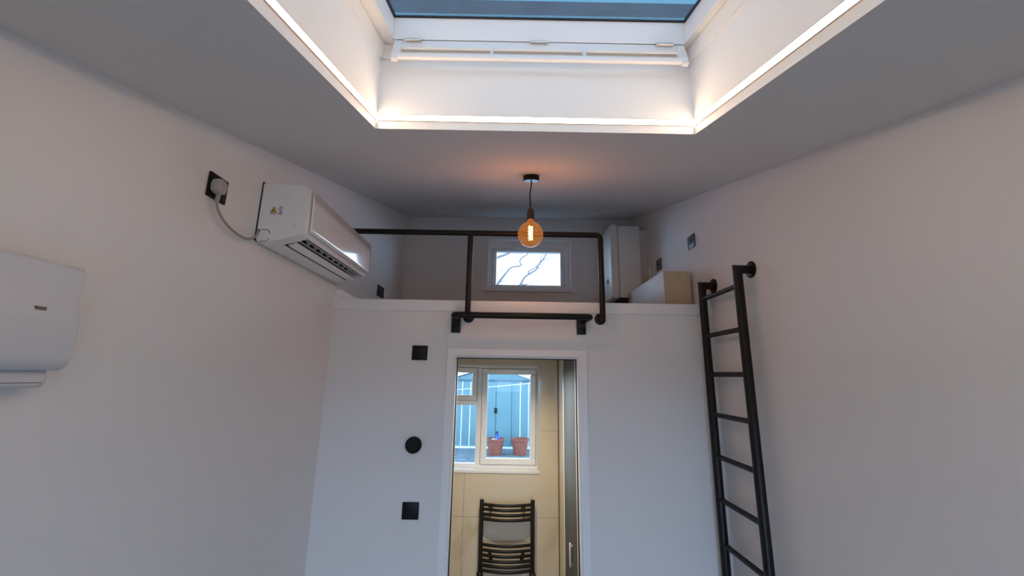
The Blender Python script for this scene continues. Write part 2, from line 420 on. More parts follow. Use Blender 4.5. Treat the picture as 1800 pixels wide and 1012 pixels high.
# ------------------------------------------------------------------ towel radiator
t = thing('towel_radiator', 'black ladder towel radiator with bowed bars on the tiled wall under window', 'radiator', (0, 3.51, H-1.75))
RYc = 3.515
for x in (-.203, .205):
    b = MB(); b.lathe([(.0165, H-1.74), (.0165, H-.985), (.014, H-.976), (.006, H-.974)], (x, RYc, 0), n=16); b.build('upright', M_black, t)
    b = MB(); b.lathe([(.012, H-.980), (.012, H-.971), (.006, H-.969)], (x, RYc, 0), n=12); b.build('end_cap', M_metal, t)
bars = [-1.012, -1.046, -1.082, -1.118, -1.300, -1.337, -1.373, -1.409, -1.444, -1.480, -1.60, -1.637, -1.674]
for z in bars:
    b = MB(); path = [(-.203+.408*i/12, RYc-.002-.042*math.sin(math.pi*i/12), H+z) for i in range(13)]
    b.tube(path, .0112, 10); b.build('bar', M_black, t)
for x in (-.133, .133):
    for z in (-1.050, -1.400):
        b = MB(); b.tube([(x*.86, RYc-.034, H+z+.012), (x*.95, RYc-.005, H+z+.004), (x, TYF, H+z)], .010, 10)
        b.lathe([(.018, TYF-.006), (.018, TYF), ], (x, 0, H+z), 'y', 14); b.build('bracket', M_black, t)
for x in (-.203, .205):
    b = MB(); b.lathe([(.022, H-1.532), (.026, H-1.515), (.026, H-1.505), (.018, H-1.496)], (x, RYc, 0), n=14); b.build('collar', M_black, t)

# ------------------------------------------------------------------ roof window (top of the shaft)
nrm = math.hypot(1, TS); SV = Vector((0, 1/nrm, TS/nrm)); NV = Vector((0, -TS/nrm, 1/nrm)); B0 = Vector((0, WY1, cz(WY1)))
def P(x, s, n): return B0+Vector((x, 0, 0))+SV*s+NV*n
def lbox(b, x0, x1, s0, s1, n0, n1):
    v = [b.bm.verts.new(P(*q)) for q in ((x0,s0,n0),(x1,s0,n0),(x1,s1,n0),(x0,s1,n0),(x0,s0,n1),(x1,s0,n1),(x1,s1,n1),(x0,s1,n1))]
    for q in ((0,3,2,1),(4,5,6,7),(0,1,5,4),(1,2,6,5),(2,3,7,6),(3,0,4,7)): b.face([v[i] for i in q])
SN = -1.285                                   # near end of the window along the slope
rwv = thing('window_3', 'x', 'x', tuple(P(.075, -.6, .315)))
del rwv['label'], rwv['category']; rwv['kind'] = 'structure'
b = MB()                                      # fixed outer frame
lbox(b, WX0-.02, WX0+.043, SN, .115, .3155, .40); lbox(b, WX1-.026, WX1+.02, SN, .115, .3155, .40)
lbox(b, WX0+.043, WX1-.026, .079, .115, .3155, .375); lbox(b, WX0+.043, WX1-.026, SN, SN+.06, .3155, .40)
bevelmod(b.build('window_frame', M_well, rwv, smooth=False), .002)
SX0, SX1 = -.4115, .5785
b = MB()                                      # opening sash
lbox(b, SX0-.0055, SX0, SN+.06, .078, .3135, .385); lbox(b, SX1, SX1+.0055, SN+.06, .078, .3135, .385)
lbox(b, SX0, SX1, .043, .078, .3135, .385); lbox(b, SX0, SX1, SN+.06, SN+.12, .3135, .385)
bevelmod(b.build('sash', M_trim, rwv, smooth=False), .0015)
b = MB()                                      # black gasket round the pane
lbox(b, SX0, SX1, .036, .046, .385, .389); lbox(b, SX0, SX0+.008, SN+.10, .036, .385, .389); lbox(b, SX1-.008, SX1, SN+.10, .036, .385, .389)
b.build('gasket', M_gask, rwv, smooth=False)
b = MB(); lbox(b, SX0-.01, SX1+.01, SN+.07, .09, .390, .396); b.build('glass_pane', M_skyglass, rwv, smooth=False)
b = MB(); lbox(b, SX0-.02, SX1+.02, .068, .076, .3965, .415); b.build('edge_reflection', M_edgerefl, rwv, smooth=False)  # reflection at the pane edge, painted as a pale blue strip
# outside top casing seen through the pane
b = MB()
b.prism([(P(0, q[0], q[1]).y, P(0, q[0], q[1]).z) for q in ((.078, .3965), (.078, .446), (.084, .450), (.088, .472), (.104, .480), (.112, .490), (.20, .497), (.24, .40))], 'x', WX0-.08, WX1+.08)
b.build('top_casing', M_hood, rwv, smooth=False)
b = MB(); lbox(b, WX0-.10, WX0-.03, SN-.05, .078, .3965, .42); b.build('side_casing', M_hood, rwv, smooth=False)
b = MB(); lbox(b, WX1+.03, WX1+.10, SN-.05, .078, .3965, .42); b.build('side_casing', M_hood, rwv, smooth=False)
# ventilation flap with bar, posts and hinges
b = MB(); b.prism([(1.1655, H+1.1095), (1.1655, H+1.081), (1.1715, H+1.079), (1.180, H+1.1095)], 'x', -.403, .577); b.build('flap', M_well, rwv, smooth=False)
box('hinge_gap_shade', M_gask, rwv, -.403, .577, 1.168, 1.173, H+1.1095, H+1.116)  # dark strip painting the shade in the hinge gap
b = MB(); b.bbox(-.392, .560, 1.137, 1.153, H+1.018, H+1.038, r=.005); b.build('vent_bar', M_trim, rwv)
for x in (-.398, .566):
    b = MB(); b.prism([(1.176, H+1.110), (1.160, H+1.104), (1.150, H+1.060), (1.140, H+1.040), (1.135, H+1.012), (1.150, H+1.010), (1.160, H+1.050), (1.176, H+1.075)], 'x', x-.011, x+.011); bevelmod(b.build('bar_bracket', M_trim, rwv, smooth=False), .002)
for x in (-.076, .235):
    b = MB(); b.prism([(1.170, H+1.090), (1.158, H+1.085), (1.141, H+1.036), (1.151, H+1.032), (1.170, H+1.072)], 'x', x-.004, x+.004); b.build('bar_post', M_trim, rwv, smooth=False)
for x in (-.345, .082, .510):
    b = MB(); b.tube([P(x-.030, .036, .309), P(x-.010, .036, .309)], .0045, 8); b.tube([P(x-.0095, .036, .309), P(x+.0095, .036, .309)], .0045, 8); b.tube([P(x+.010, .036, .309), P(x+.030, .036, .309)], .0045, 8)
    b.build('hinge', M_metal, rwv)

# ------------------------------------------------------------------ LED strip round the shaft
t = thing('led_strip_light', 'warm glowing strip light recessed around the roof window shaft', 'light', ((WX0+WX1)/2, .6, cz(.6)+.04))
HZ0, HZ1 = .031, .051
def strip(b, sidek, d0, d1, z0, z1):
    if sidek == 0: slab(b, WX0+d1, WX1-d1, WY1-d1, WY1-d0, z0, z1)
    elif sidek == 1: slab(b, WX0+d0, WX0+d1, WY0+d1, WY1-d1, z0, z1)
    elif sidek == 2: slab(b, WX1-d1, WX1-d0, WY0+d1, WY1-d1, z0, z1)
    else: slab(b, WX0+d1, WX1-d1, WY0+d0, WY0+d1, z0, z1)
for k in range(4):
    b = MB(); strip(b, k, .0004, .003, HZ0, HZ1); b.build('diffuser', M_led, t, smooth=False)
    b = MB(); strip(b, k, .0003, .0036, HZ0-.0022, HZ0); strip(b, k, .0003, .0036, HZ1, HZ1+.0022); b.build('profile', M_alu, t, smooth=False)

# ------------------------------------------------------------------ pendant bulb
px, py = .0945, 1.858; ct = cz(py)
t = thing('pendant_light', 'amber globe filament bulb hanging on a black flex from the sloped ceiling', 'lamp', (px, py, ct))
def rose_ring(r, d): 
    return [(px+r*math.cos(2*math.pi*i/28), py+r*math.sin(2*math.pi*i/28), cz(py+r*math.sin(2*math.pi*i/28))+d) for i in range(28)]
b = MB(); b.loft([rose_ring(.040, 0), rose_ring(.040, -.025), rose_ring(.037, -.028), rose_ring(.008, -.028)]); b.build('ceiling_rose', M_bplast, t)
b = MB(); b.tube([(px, py, ct-.026), (px, py, ct-.045), (px-.002, py, ct-.065), (px-.006, py, ct-.095), (px-.0065, py, ct-.12), (px-.004, py, ct-.15), (px-.0025, py, ct-.185)], .003, 8); b.build('flex', M_bplast, t)
bx, bz = px-.0025, H+.670
b = MB(); b.lathe([(.005, H+.808), (.012, H+.803), (.017, H+.790), (.0185, H+.775), (.0185, H+.742), (.016, H+.741)], (bx, py, 0), n=20); b.build('lamp_holder', M_holder, t)
prof = [(.0150, .0745), (.0165, .068), (.020, .062)]
for i in range(1, 15):
    a = radians(62-152*i/14); prof.append((max(.0008, .0625*math.cos(a)), .0625*math.sin(a)))
b = MB(); b.loft([[(bx+r*math.cos(2*math.pi*j/28), py+r*math.sin(2*math.pi*j/28), bz+h) for j in range(28)] for r, h in prof], True, False)
gb = b.build('globe', M_amber, t)
b = MB()
for k in range(4):
    th = math.pi/2*k
    pth = []
    for i in range(40):
        a = th+i*.9; pth.append((bx+.0085*math.cos(a*.25+th)+.0016*math.cos(a*3), py+.0085*math.sin(a*.25+th)+.0016*math.sin(a*3), bz+.040-.068*i/39))
    b.tube(pth, .0017, 5)
b.build('filament', M_fil, t)
b = MB(); b.tube([(bx, py, bz+.072), (bx, py, bz+.055), (bx, py, bz-.030)], [.007, .005, .0018], 10); b.build('stem', M_amber, t)
L = bpy.data.lights.new('bulb_glow', 'POINT'); L.shadow_soft_size = .02; L.energy = BULB; L.color = (1, .50, .16)
lo = bpy.data.objects.new('bulb_glow', L); C.objects.link(lo); lo.location = (bx, py, bz)

# ------------------------------------------------------------------ split air conditioner
AY0, AY1 = 1.508, 2.222
def acp(p, z): return (XL+p, H+z)
t = thing('air_conditioner', 'white wall-mounted split air conditioner with open louvre flap on left wall', 'air conditioner', (XL, 1.87, H+.487))
body_full = [(.004, .745), (.175, .737), (.186, .730), (.192, .715), (.196, .600), (.195, .550), (.190, .537), (.178, .524), (.150, .516), (.100, .503), (.050, .493), (.024, .489), (.010, .495), (.004, .510)]
body_slot = [(.004, .745), (.175, .737), (.186, .730), (.192, .715), (.196, .600), (.195, .550), (.190, .537), (.180, .526), (.174, .580), (.100, .575), (.088, .5005), (.024, .489), (.010, .495), (.004, .510)]
def ring(pr, y, f=1.0, dz=0): return [(XL+.004+(p-.004)*f, y, H+z+(dz if p > .1 else 0)) for p, z in pr]
b = MB()
def inset(pr, k): # slightly shrunk end profile so the ends are rounded
    cx, czz = .1, .615; return [(cx+(p-cx)*k if p > .01 else p, czz+(z-czz)*k) for p, z in pr]
b.loft([ring(inset(body_full, .975), AY0), ring(inset(body_full, .995), AY0+.006), ring(body_full, AY0+.014), ring(body_full, AY0+.052)], caps=False)
b.face([b.bm.verts.new(p) for p in ring(inset(body_full, .975), AY0)])
ra = ring(body_full, AY0+.052); rb = ring(body_slot, AY0+.052)
b.face([b.bm.verts.new(p) for p in rb[7:11]] )
b.mi = 1; b.mi = 0
R1 = [b.bm.verts.new(p) for p in ring(body_slot, AY0+.052)]; R2 = [b.bm.verts.new(p) for p in ring(body_slot, AY1-.035)]
n = len(R1)
for j in range(n):
    b.mi = 1 if j in (7, 8, 9) else 0
    b.face([R1[j], R1[(j+1) % n], R2[(j+1) % n], R2[j]])
b.mi = 0
b.face([b.bm.verts.new(p) for p in ring(body_slot, AY1-.035)[7:11]])
b.loft([ring(body_full, AY1-.035), ring(body_full, AY1-.010), ring(inset(body_full, .985), AY1), ring(inset(body_full, .95), AY1+.02, .93), ring(inset(body_full, .90), AY1+.06, .7)], caps=False)
b.face([b.bm.verts.new(p) for p in ring(inset(body_full, .90), AY1+.06, .7)])
bmesh.ops.remove_doubles(b.bm, verts=b.bm.verts, dist=1e-5)
b.build('body', [M_wplast, M_dark], t)
# glossy front panel
fp = [(.1930, .716), (.1955, .660), (.1970, .600), (.1978, .560), (.1978, .543)]
b = MB()
outer = [[(XL+p+.003, y, H+z) for p, z in fp] for y in (AY0+.020, AY0+.03, AY1-.02, AY1-.008)]
R = [[b.bm.verts.new(q) for q in r] for r in outer]
for i in range(3):
    for j in range(4): b.face([R[i][j], R[i][j+1], R[i+1][j+1], R[i+1][j]])
o = b.build('front_panel', M_gloss, t); sm = o.modifiers.new('solid', 'SOLIDIFY'); sm.thickness = .006; sm.offset = -1
for nn in [0]: pass
# seam strip, back plate
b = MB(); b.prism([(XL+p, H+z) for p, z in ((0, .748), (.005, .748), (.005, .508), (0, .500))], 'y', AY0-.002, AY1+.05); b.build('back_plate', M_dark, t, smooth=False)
# louvre flap and vanes
b = MB(); b.prism([(XL+p, H+z) for p, z in ((.0985, .507), (.103, .497), (.118, .502), (.132, .513), (.130, .518), (.116, .509))], 'y', AY0+.062, AY1-.020); bevelmod(b.build('flap', M_wplast, t, smooth=False), .001)
for q0, q1, z0, z1 in ((.128, .134, .524, .531), (.148, .154, .534, .541)):
    b = MB(); b.prism([(XL+p, H+z) for p, z in ((q0, z0), (q1, z0+.003), (q1, z1), (q0, z1-.003))], 'y', AY0+.056, AY1-.040); b.build('vane_bar', M_grey, t, smooth=False)
for i in range(10):
    y = AY0+.075+i*.062
    b = MB(); b.prism([(XL+p, H+z) for p, z in ((.133, .526), (.149, .534), (.149, .552), (.133, .550))], 'y', y, y+.011); b.build('vane', M_grey, t, smooth=False)
# end-cap marks: access cover outline, moulded marks, warning sticker
ye = AY0-.0012
def ribbon(b, pts, wd, y0=None, y1=None):
    b.tube([(XL+p, AY0-.0002, H+z) for p, z in pts], wd, 6)
b = MB(); ribbon(b, [(.022, .545), (.044, .545), (.053, .540), (.056, .530)], .0012); b.build('cover_outline', M_dark, t)
b = MB(); ribbon(b, [(.055, .507), (.052, .500), (.046, .497), (.020, .497)], .0012); b.build('cover_outline', M_dark, t)
b = MB(); b.lathe([(.0065, AY0-.0006), (.0065, AY0+.001)], (XL+.012, 0, H+.540), 'y', 14); b.build('cable_entry', M_dark, t)
b = MB(); b.box(XL+.108, XL+.110, ye, AY0, H+.675, H+.688); b.build('mould_mark', M_lgrey, t)
b = MB(); b.box(XL+.148, XL+.150, ye, AY0, H+.555, H+.572); b.build('mould_mark', M_lgrey, t)
st = MB(); st.box(XL+.042, XL+.098, AY0-.0006, AY0+.0001, H+.604, H+.652); st = st.build('sticker', M_wplast, t, smooth=False)
b = MB(); b.prism([(XL+.047, H+.616), (XL+.071, H+.616), (XL+.059, H+.640)], 'y', ye, AY0-.0005); b.build('warning_triangle', M_yellow, st, smooth=False)
b = MB()
for a0, a1 in (((.047, .616), (.071, .616)), ((.071, .616), (.059, .640)), ((.059, .640), (.047, .616))):
    b.tube([(XL+a0[0], ye-.0002, H+a0[1]), (XL+a1[0], ye-.0002, H+a1[1])], .0011, 5)
b.lathe([(.0035, ye-.0012), (.0035, ye-.0004)], (XL+.059, 0, H+.624), 'y', 8); b.build('warning_symbol', M_inkblk, st, smooth=False)
b = MB(); b.box(XL+.046, XL+.073, ye, AY0-.0005, H+.609, H+.6115); b.build('print_line', M_print, st, smooth=False)
b = MB()
for x0, x1, z0, z1 in ((.080, .094, .639, .643), (.076, .096, .634, .636), (.080, .082, .619, .632), (.082, .087, .629, .632), (.087, .090, .614, .629), (.090, .094, .620, .626), (.078, .096, .609, .612), (.082, .093, .613, .617)):
    b.box(XL+x0, XL+x1, ye, AY0-.0005, H+z0, H+z1)
b.build('symbol_print', M_print, st, smooth=False)

# plug socket with plug and cable
def plate(name, label, cat, cx, cz_, axis, wall, sgn, wd, hg, m, th=.009):
    """square wall plate; axis = wall normal axis, sgn = direction into the room"""
    loc = (wall, cx, cz_) if axis == 'x' else (cx, wall, cz_)
    tt = thing(name, label, cat, loc)
    a, c = sorted((wall, wall+sgn*th))
    d = (a, c, cx-wd/2, cx+wd/2, cz_-hg/2, cz_+hg/2) if axis == 'x' else (cx-wd/2, cx+wd/2, a, c, cz_-hg/2, cz_+hg/2)
    box('plate', m, tt, *d, r=.003); return tt
t = plate('plug_socket', 'black single socket beside the air conditioner, with a grey plug in it', 'socket', 1.2735, H+.605, 'x', XL, 1, .086, .086, M_bplast)
for z in (-.030, .030):
    pass
PY = 1.256
pl = thing('power_plug', 'pale grey plug with its curved cable running to the air conditioner', 'plug', (XL+.009, PY, H+.602))
b = MB()
rings = []
for d, k in ((.0005, .92), (.004, 1.0), (.018, 1.0), (.026, .92), (.030, .75)):
    r = []
    for yy, zz in ((-.020, -.022), (-.024, .000), (-.018, .018), (-.006, .025), (.008, .025), (.020, .018), (.024, .000), (.020, -.022), (.008, -.028), (-.008, -.028)):
        r.append((XL+.009+d, PY+yy*k, H+.604+zz*k))
    rings.append(r)
b.loft(rings); bevelmod(b.build('plug_body', M_plug, pl), .002)
sx = XL+.024
b = MB()
for i in range(6): b.lathe([(.0048, 0), (.0072, .002), (.0072, .0035), (.0048, .005)], (sx, PY+.0006*i, H+.549+.0046*i), 'z', 12)
b.build('strain_relief', M_plug, pl)
b = MB()
key = [(sx, PY, H+.552), (sx+.001, PY+.008, H+.528), (sx+.003, 1.291, H+.502), (sx+.004, 1.335, H+.483), (sx+.002, 1.395, H+.476), (sx-.004, 1.45, H+.486), (sx-.008, 1.487, H+.508), (XL+.012, 1.5085, H+.540)]
def smooth_path(K, n=6):
    K = [Vector(k) for k in K]; out = []
    for i in range(len(K)-1):
        p0, p1, p2, p3 = K[max(i-1, 0)], K[i], K[i+1], K[min(i+2, len(K)-1)]
        for j in range(n):
            s = j/n; out.append(.5*((2*p1)+(p2-p0)*s+(2*p0-5*p1+4*p2-p3)*s*s+(3*p1-p0-3*p2+p3)*s**3))
    out.append(K[-1]); return out
b.tube(smooth_path(key), .0044, 10); b.build('cable', M_cable, pl)

# ------------------------------------------------------------------ panel heater at the left edge
t = thing('panel_heater', 'white panel heater with stepped front at the left edge of the left wall', 'heater', (XL, .56, H-.04))
EY = .872
pf = [(.0, .215), (.050, .215), (.057, .208), (.057, .126), (.069, .102), (.069, .090), (.069, .020), (.066, .008), (.056, -.002), (.048, -.006), (.0, -.006)]
b = MB(); b.prism([(XL+.012+p if p else XL+.012, H+z) for p, z in pf], 'y', .14, EY); bevelmod(b.build('front_casing', M_heat, t), .004, 3)
pf2 = [(.0, -.002), (.044, -.004), (.050, -.012), (.050, -.034), (.044, -.040), (.0, -.040)]
b = MB(); b.prism([(XL+p, H+z) for p, z in pf2], 'y', .15, EY-.012); bevelmod(b.build('lower_housing', M_heat, t), .003, 2)
b = MB(); b.box(XL, XL+.014, .16, EY-.03, H-.006, H+.20); b.build('back_bracket', M_lgrey, t)
b = MB(); b.box(XL+.049, XL+.0506, .15, EY-.018, H-.0305, H-.0295); b.build('seam', M_dark, t)
b = MB(); b.bbox(XL+.072, XL+.0765, .786, .806, H+.111, H+.119, r=.001); b.build('badge', mat('badge_grey', (.18, .16, .15), .35, metal=.5), t)

# ------------------------------------------------------------------ front wall fittings
t = plate('light_switch', 'black light switch with raised rocker, topmost of the three beside the doorway', 'switch', -.501, H+.113, 'y', YF, -1, .086, .080, M_bplast)
box('rocker', M_rocker, t, -.501-.030, -.501+.030, YF-.013, YF-.008, H+.113-.028, H+.113+.028, r=.003)
t = thing('thermostat', 'round black thermostat between the two square plates beside the doorway', 'thermostat', (-.501, YF, H-.37))
b = MB(); b.lathe([(.036, 0), (.036, -.006), (.042, -.008), (.042, -.026), (.039, -.030)], (-.501, YF, H-.37), 'y', 36); b.build('housing', M_bplast, t)
b = MB(); b.lathe([(.0385, -.029), (.034, -.0335), (.02, -.0345), (.001, -.0348)], (-.501, YF, H-.37), 'y', 36); b.build('dial', mat('dial_black', (.006, .006, .007), .6, spec=.25), t)
t = plate('blank_plate', 'plain flat black plate, lowest of the three fittings beside the doorway', 'wall plate', -.498, H-.692, 'y', YF, -1, .086, .082, M_bplast)
box('cover', M_bplast, t, -.498-.041, -.498+.041, YF-.0115, YF-.0085, H-.692-.039, H-.692+.039, r=.002)

# grab bar over the doorway
t = thing('grab_bar', 'black tubular bar on two stub brackets, fixed above the doorway under loft edge', 'bar', (.05, YF, H+.232))
GY, GZ, GR = YF-.125, H+.312, .0165
lx, rx = -.292, .413
b = MB()
path = [(lx-.006, YF-.012, GZ-.004)]+[(lx-.012, YF-.06, GZ-.002)]+[(lx-.014, GY+.024, GZ)]+[Vector((lx+.008, GY+.024, GZ))+Vector((-.022*math.cos(a), -.022*math.sin(a), 0)) for a in (radians(d) for d in (20, 45, 70, 90))]
path += [Vector((rx-.0, GY+.024, GZ))+Vector((.022*math.sin(a), -.022*math.cos(a), 0)) for a in (radians(d) for d in (0, 20, 45, 70))]
path += [(rx+.020, GY+.030, GZ), (rx+.010, YF-.06, GZ-.003), (rx-.006, YF-.012, GZ-.008)]
b.tube(path, GR, 14); b.build('tube', M_black, t)
for x in (-.306, .403):
    b = MB(); b.bbox(x-.026, x+.026, YF-.014, YF, H+.228, H+.338, r=.004); b.build('bracket', M_black, t)
    b = MB(); b.bbox(x-.020, x+.020, YF-.034, YF-.012, H+.262, H+.325, r=.004); b.build('gusset', M_black, t)

# loft guard rail
t = thing('guard_rail', 'black tubular guard rail along the loft edge', 'railing', (-.2, YF, H+.28))
RY, RZ, RR = YF-.072, H+.797, .0158
b = MB()
p = [(XL+.004, RY, RZ), (.470, RY, RZ)]+arc((.487, RY, RZ-.025), (1, 0, 0), (0, 0, 1), .025, 80, 10, 5)+[(.512, RY, RZ-.045), (.512, RY, H+.312)]
b.tube(p, RR, 14); b.lathe([(.0158, H+.306), (.0158, H+.313)], (.512, RY, 0), n=14); b.build('top_rail', M_black, t)
b = MB(); b.tube([(-.236, RY, RZ), (-.236, RY, H+.305)], RR, 14); b.build('post', M_black, t)
for x in (-.236, .512):
    b = MB(); b.tube([(x, RY, H+.318), (x, YF-.004, H+.318)], .013, 12); b.lathe([(.032, YF), (.032, YF-.005), (.024, YF-.009)], (x, 0, H+.318), 'y', 24); b.build('wall_flange', M_black, t)
b = MB(); b.lathe([(.032, XL), (.032, XL+.006), (.024, XL+.009)], (0, RY, RZ), 'x', 24); b.build('wall_flange', M_black, t)

# ------------------------------------------------------------------ loft ladder
t = thing('loft_ladder', 'black steel ladder standing against the right wall up to the loft', 'ladder', (1.08, 2.04, 0))
LX = 1.083; ZT = H+.511
for y in (2.22, 1.858):
    b = MB(); r = .021; n = 16
    # mitred top corner
    rings = []
    def circ(f): return [f(r*math.cos(2*math.pi*j/n), r*math.sin(2*math.pi*j/n)) for j in range(n)]
    rings.append(circ(lambda a, c: (LX+a, y+c, 0.0)))
    rings.append(circ(lambda a, c: (LX+a, y+c, ZT+a*-1*-1 if False else ZT-a)))
    rings.append(circ(lambda a, c: (XR-.002, y+c, ZT-a)))
    b.loft(rings); b.build('rail', M_black, t)
    b = MB(); b.lathe([(.0405, XR), (.0405, XR-.004), (.037, XR-.006), (.022, XR-.0065)], (0, y, ZT), 'x', 28); b.build('wall_flange', M_black, t)
    b = MB(); b.lathe([(.024, .0), (.025, .03), (.022, .034)], (LX, y, 0), n=16); b.build('foot_cap', M_bplast, t)
for i in range(11):
    z = H+.432-.2065*i
    if z < .12: break
    b = MB(); b.tube([(LX, 1.858, z), (LX, 2.22, z)], .0125, 12); b.build('rung', M_black, t)

# ------------------------------------------------------------------ loft contents
t = thing('boiler', 'tall white wall-hung boiler on the right wall at the back of the loft', 'boiler', (.97, 3.4, H+.62))
b = MB(); b.bbox(.895, 1.075, 3.205, 3.585, H+.630, H+1.245, r=.006); b.build('case', M_boiler, t)
b = MB(); b.bbox(.826, .8935, 3.200, 3.590, H+.622, H+1.262, r=.022, seg=4); b.build('front_cover', M_boiler, t)
b = MB(); b.box(1.075, XR, 3.235, 3.555, H+.66, H+1.22); b.build('wall_frame', M_lgrey, t, smooth=False)
b = MB(); b.box(.90, 1.07, 3.22, 3.57, H+.605, H+.631); b.build('dark_underside', M_dark, t, smooth=False)  # dark box forming the underside of the boiler
b = MB(); b.bbox(.8245, .8275, 3.30, 3.345, H+.765, H+.805, r=.001); b.build('display', M_bplast, t)
b = MB(); b.tube([(1.1385, 3.19, ZL), (1.1385, 3.19, H+.76), (1.1385, 3.19, H+.885)], .009, 12)
b.lathe([(.0115, H+.78), (.0115, H+.80)], (1.1385, 3.19, 0), n=12)
tag(b.build('pipe', M_wplast), 'short white pipe rising at right wall beside the boiler', 'pipe')

t = thing('storage_unit', 'low white unit with tan end panel on the loft floor by right wall', 'cabinet', (1.04, 2.83, ZL))
ux0, ux1, uy0, uy1, uz1 = .957, 1.127, 2.452, 3.20, H+.659
b = MB(); b.bbox(ux0, ux0+.012, uy0, uy1, ZL, uz1, r=.0015); b.build('side_panel', M_unit, t)
b = MB(); b.bbox(ux1-.012, ux1, uy0, uy1, ZL, uz1, r=.0015); b.build('side_panel', M_unit, t)
b = MB(); b.bbox(ux0+.012, ux1-.012, uy0, uy1, uz1-.012, uz1, r=.0015); b.build('top_panel', M_unit, t)
b = MB(); b.box(ux0+.003, ux1-.004, uy0-.004, uy0+.004, ZL, uz1-.004); b.build('end_panel', M_tan, t, smooth=False)
b = MB(); b.box(ux0+.012, ux1-.012, uy1-.012, uy1, ZL, uz1-.012); b.build('back_panel', M_unit, t, smooth=False)

for y, z, lb in ((2.438, H+.847, 'grey outlet plate on right wall, nearer to the ladder top'), (3.005, H+.853, 'grey outlet plate on right wall just above the low loft unit')):
    t = plate('outlet_plate', lb, 'wall plate', y, z, 'x', XR, -1, .094, .086, M_gplate)
    b = MB(); b.bbox(XR-.0115, XR-.0085, y-.014, y+.014, z-.014, z+.014, r=.002); b.build('outlet', M_bplast, t)
t = plate('double_socket', 'dark double socket low on the left wall of the loft', 'socket', 3.05, H+.613, 'x', XL, 1, .140, .084, M_bplast)
for y in (3.015, 3.085):
    box('switch', M_rocker, t, XL+.0085, XL+.012, y-.008, y+.008, H+.630, H+.645, r=.001)
for x, lb in ((-.555, 'unlit recessed spotlight in loft ceiling, left of the pendant'), (.681, 'unlit recessed spotlight in loft ceiling, right of the pendant')):
    y = 3.03
    t = thing('recessed_spotlight', lb, 'lamp', (x, y, cz(y)))
    def rr(r, d): return [(x+r*math.cos(2*math.pi*i/24), y+r*math.sin(2*math.pi*i/24), cz(y+r*math.sin(2*math.pi*i/24))+d) for i in range(24)]
    b = MB(); b.loft([rr(.041, 0), rr(.041, -.003), rr(.033, -.005), rr(.030, -.001), rr(.030, 0)]); b.build('bezel', M_ceil, t)
    b = MB(); b.loft([rr(.0295, 0), rr(.0295, -.002)]); b.build('lens', M_lampoff, t)

# ------------------------------------------------------------------ glazed doors behind the viewpoint
d2 = MB(); framebox(d2, DR[0], DR[1], YR-.10, YR-.04, DR[2], DR[3], .05); d2 = struct(d2.build('door_2', M_upvc, smooth=False))
for x0, x1 in ((DR[0]+.05, .342), (.348, DR[1]-.05)):
    b = MB(); framebox(b, x0, x1, YR-.095, YR-.05, .05, DR[3]-.05, .06); b.build('leaf', M_upvc, d2, smooth=False)
    box('glass_pane', M_glass, d2, x0+.055, x1-.055, YR-.075, YR-.070, .10, DR[3]-.105)

# ------------------------------------------------------------------ outdoors
GZ0 = .10
b = MB(); b.box(-30, 30, YB+.35, 40, -.1, GZ0-.004); struct(b.build('ground', M_earth, smooth=False))
b = MB(); b.box(-30, 30, -40, YR-.15, -.12, -.02); struct(b.build('ground_front', mat('pale_paving', (.52, .51, .49), .8, var=.15, vscale=2), smooth=False))
# setts visible below the window view
for rowi in range(24):
    y = 8.55+rowi*.105
    for ci in range(9):
        x = -1.25+ci*.212+(rowi % 2)*.106
        if x > .75: continue
        pass
b = MB()
for rowi in range(18):
    y = 8.5+rowi*.105
    for ci in range(9):
        x = -1.25+ci*.212+(rowi % 2)*.106; hz = random.uniform(-.004, .004)
        b.box(x+.005, x+.207, y+.005, y+.100, GZ0-.03, GZ0+hz)
o = b.build('setts', M_sett, bpy.data.objects['ground'], smooth=False); o['kind'] = 'stuff'
ORG[o] = Vector((0, 0, 0))

SY = 10.38; SXC = -.40
t = thing('garden_shed', 'pale blue metal garden shed with white roof edge, behind the terracotta pots', 'shed', (SXC, SY+.9, GZ0))
ez = H-.20; az = H+.20; sw = 1.30
b = MB(); b.prism([(SXC-sw, GZ0), (SXC+sw, GZ0), (SXC+sw, ez), (SXC, az), (SXC-sw, ez)], 'y', SY, SY+1.8); b.build('walls', M_shed, t, smooth=False)
b = MB()
for sg in (-1, 1):
    b.prism([(SXC, az+.02), (SXC+sg*(sw+.10), ez-.012), (SXC+sg*(sw+.10), ez+.045), (SXC, az+.085)], 'y', SY-.10, SY+1.9)
b.build('roof', M_shedw, t, smooth=False)
box('header', mat('shed_dark_rail', (.05, .10, .13), .5), t, SXC-sw, SXC+sw, SY-.03, SY, H-.17, H-.12)  # dark header rail across the shed front
box('door_gap', M_dark, t, -.328, -.308, SY-.006, SY, GZ0+.04, H-.175)
for x0, x1 in ((-.69, -.325), (-.311, .060)):
    d = MB(); d.box(x0, x1, SY-.022, SY, GZ0+.04, H-.175); d = d.build('door', M_shed, t, smooth=False)
for i, x in enumerate((-.338, -.300)):
    b = MB(); b.bbox(x-.015, x+.015, SY-.045, SY-.021, H-.93, H-.80, r=.004); b.build('door_handle', M_bplast, t)
for x in (-1.60, -1.38, -1.16, -.955, -.74, .10, .285, .49, .70, .86):
    hw = .010 if x in (-.955, .285, .49, -1.16) else .018
    b = MB(); b.box(x-hw, x+hw, SY-.014, SY, GZ0+.03, H-.175); b.build('rib', M_shedw if x in (-.955, .285, .49, -1.16) else M_shed, t, smooth=False)
box('base_rail', M_shedw, t, SXC-sw, SXC+sw, SY-.03, SY, GZ0, GZ0+.045)

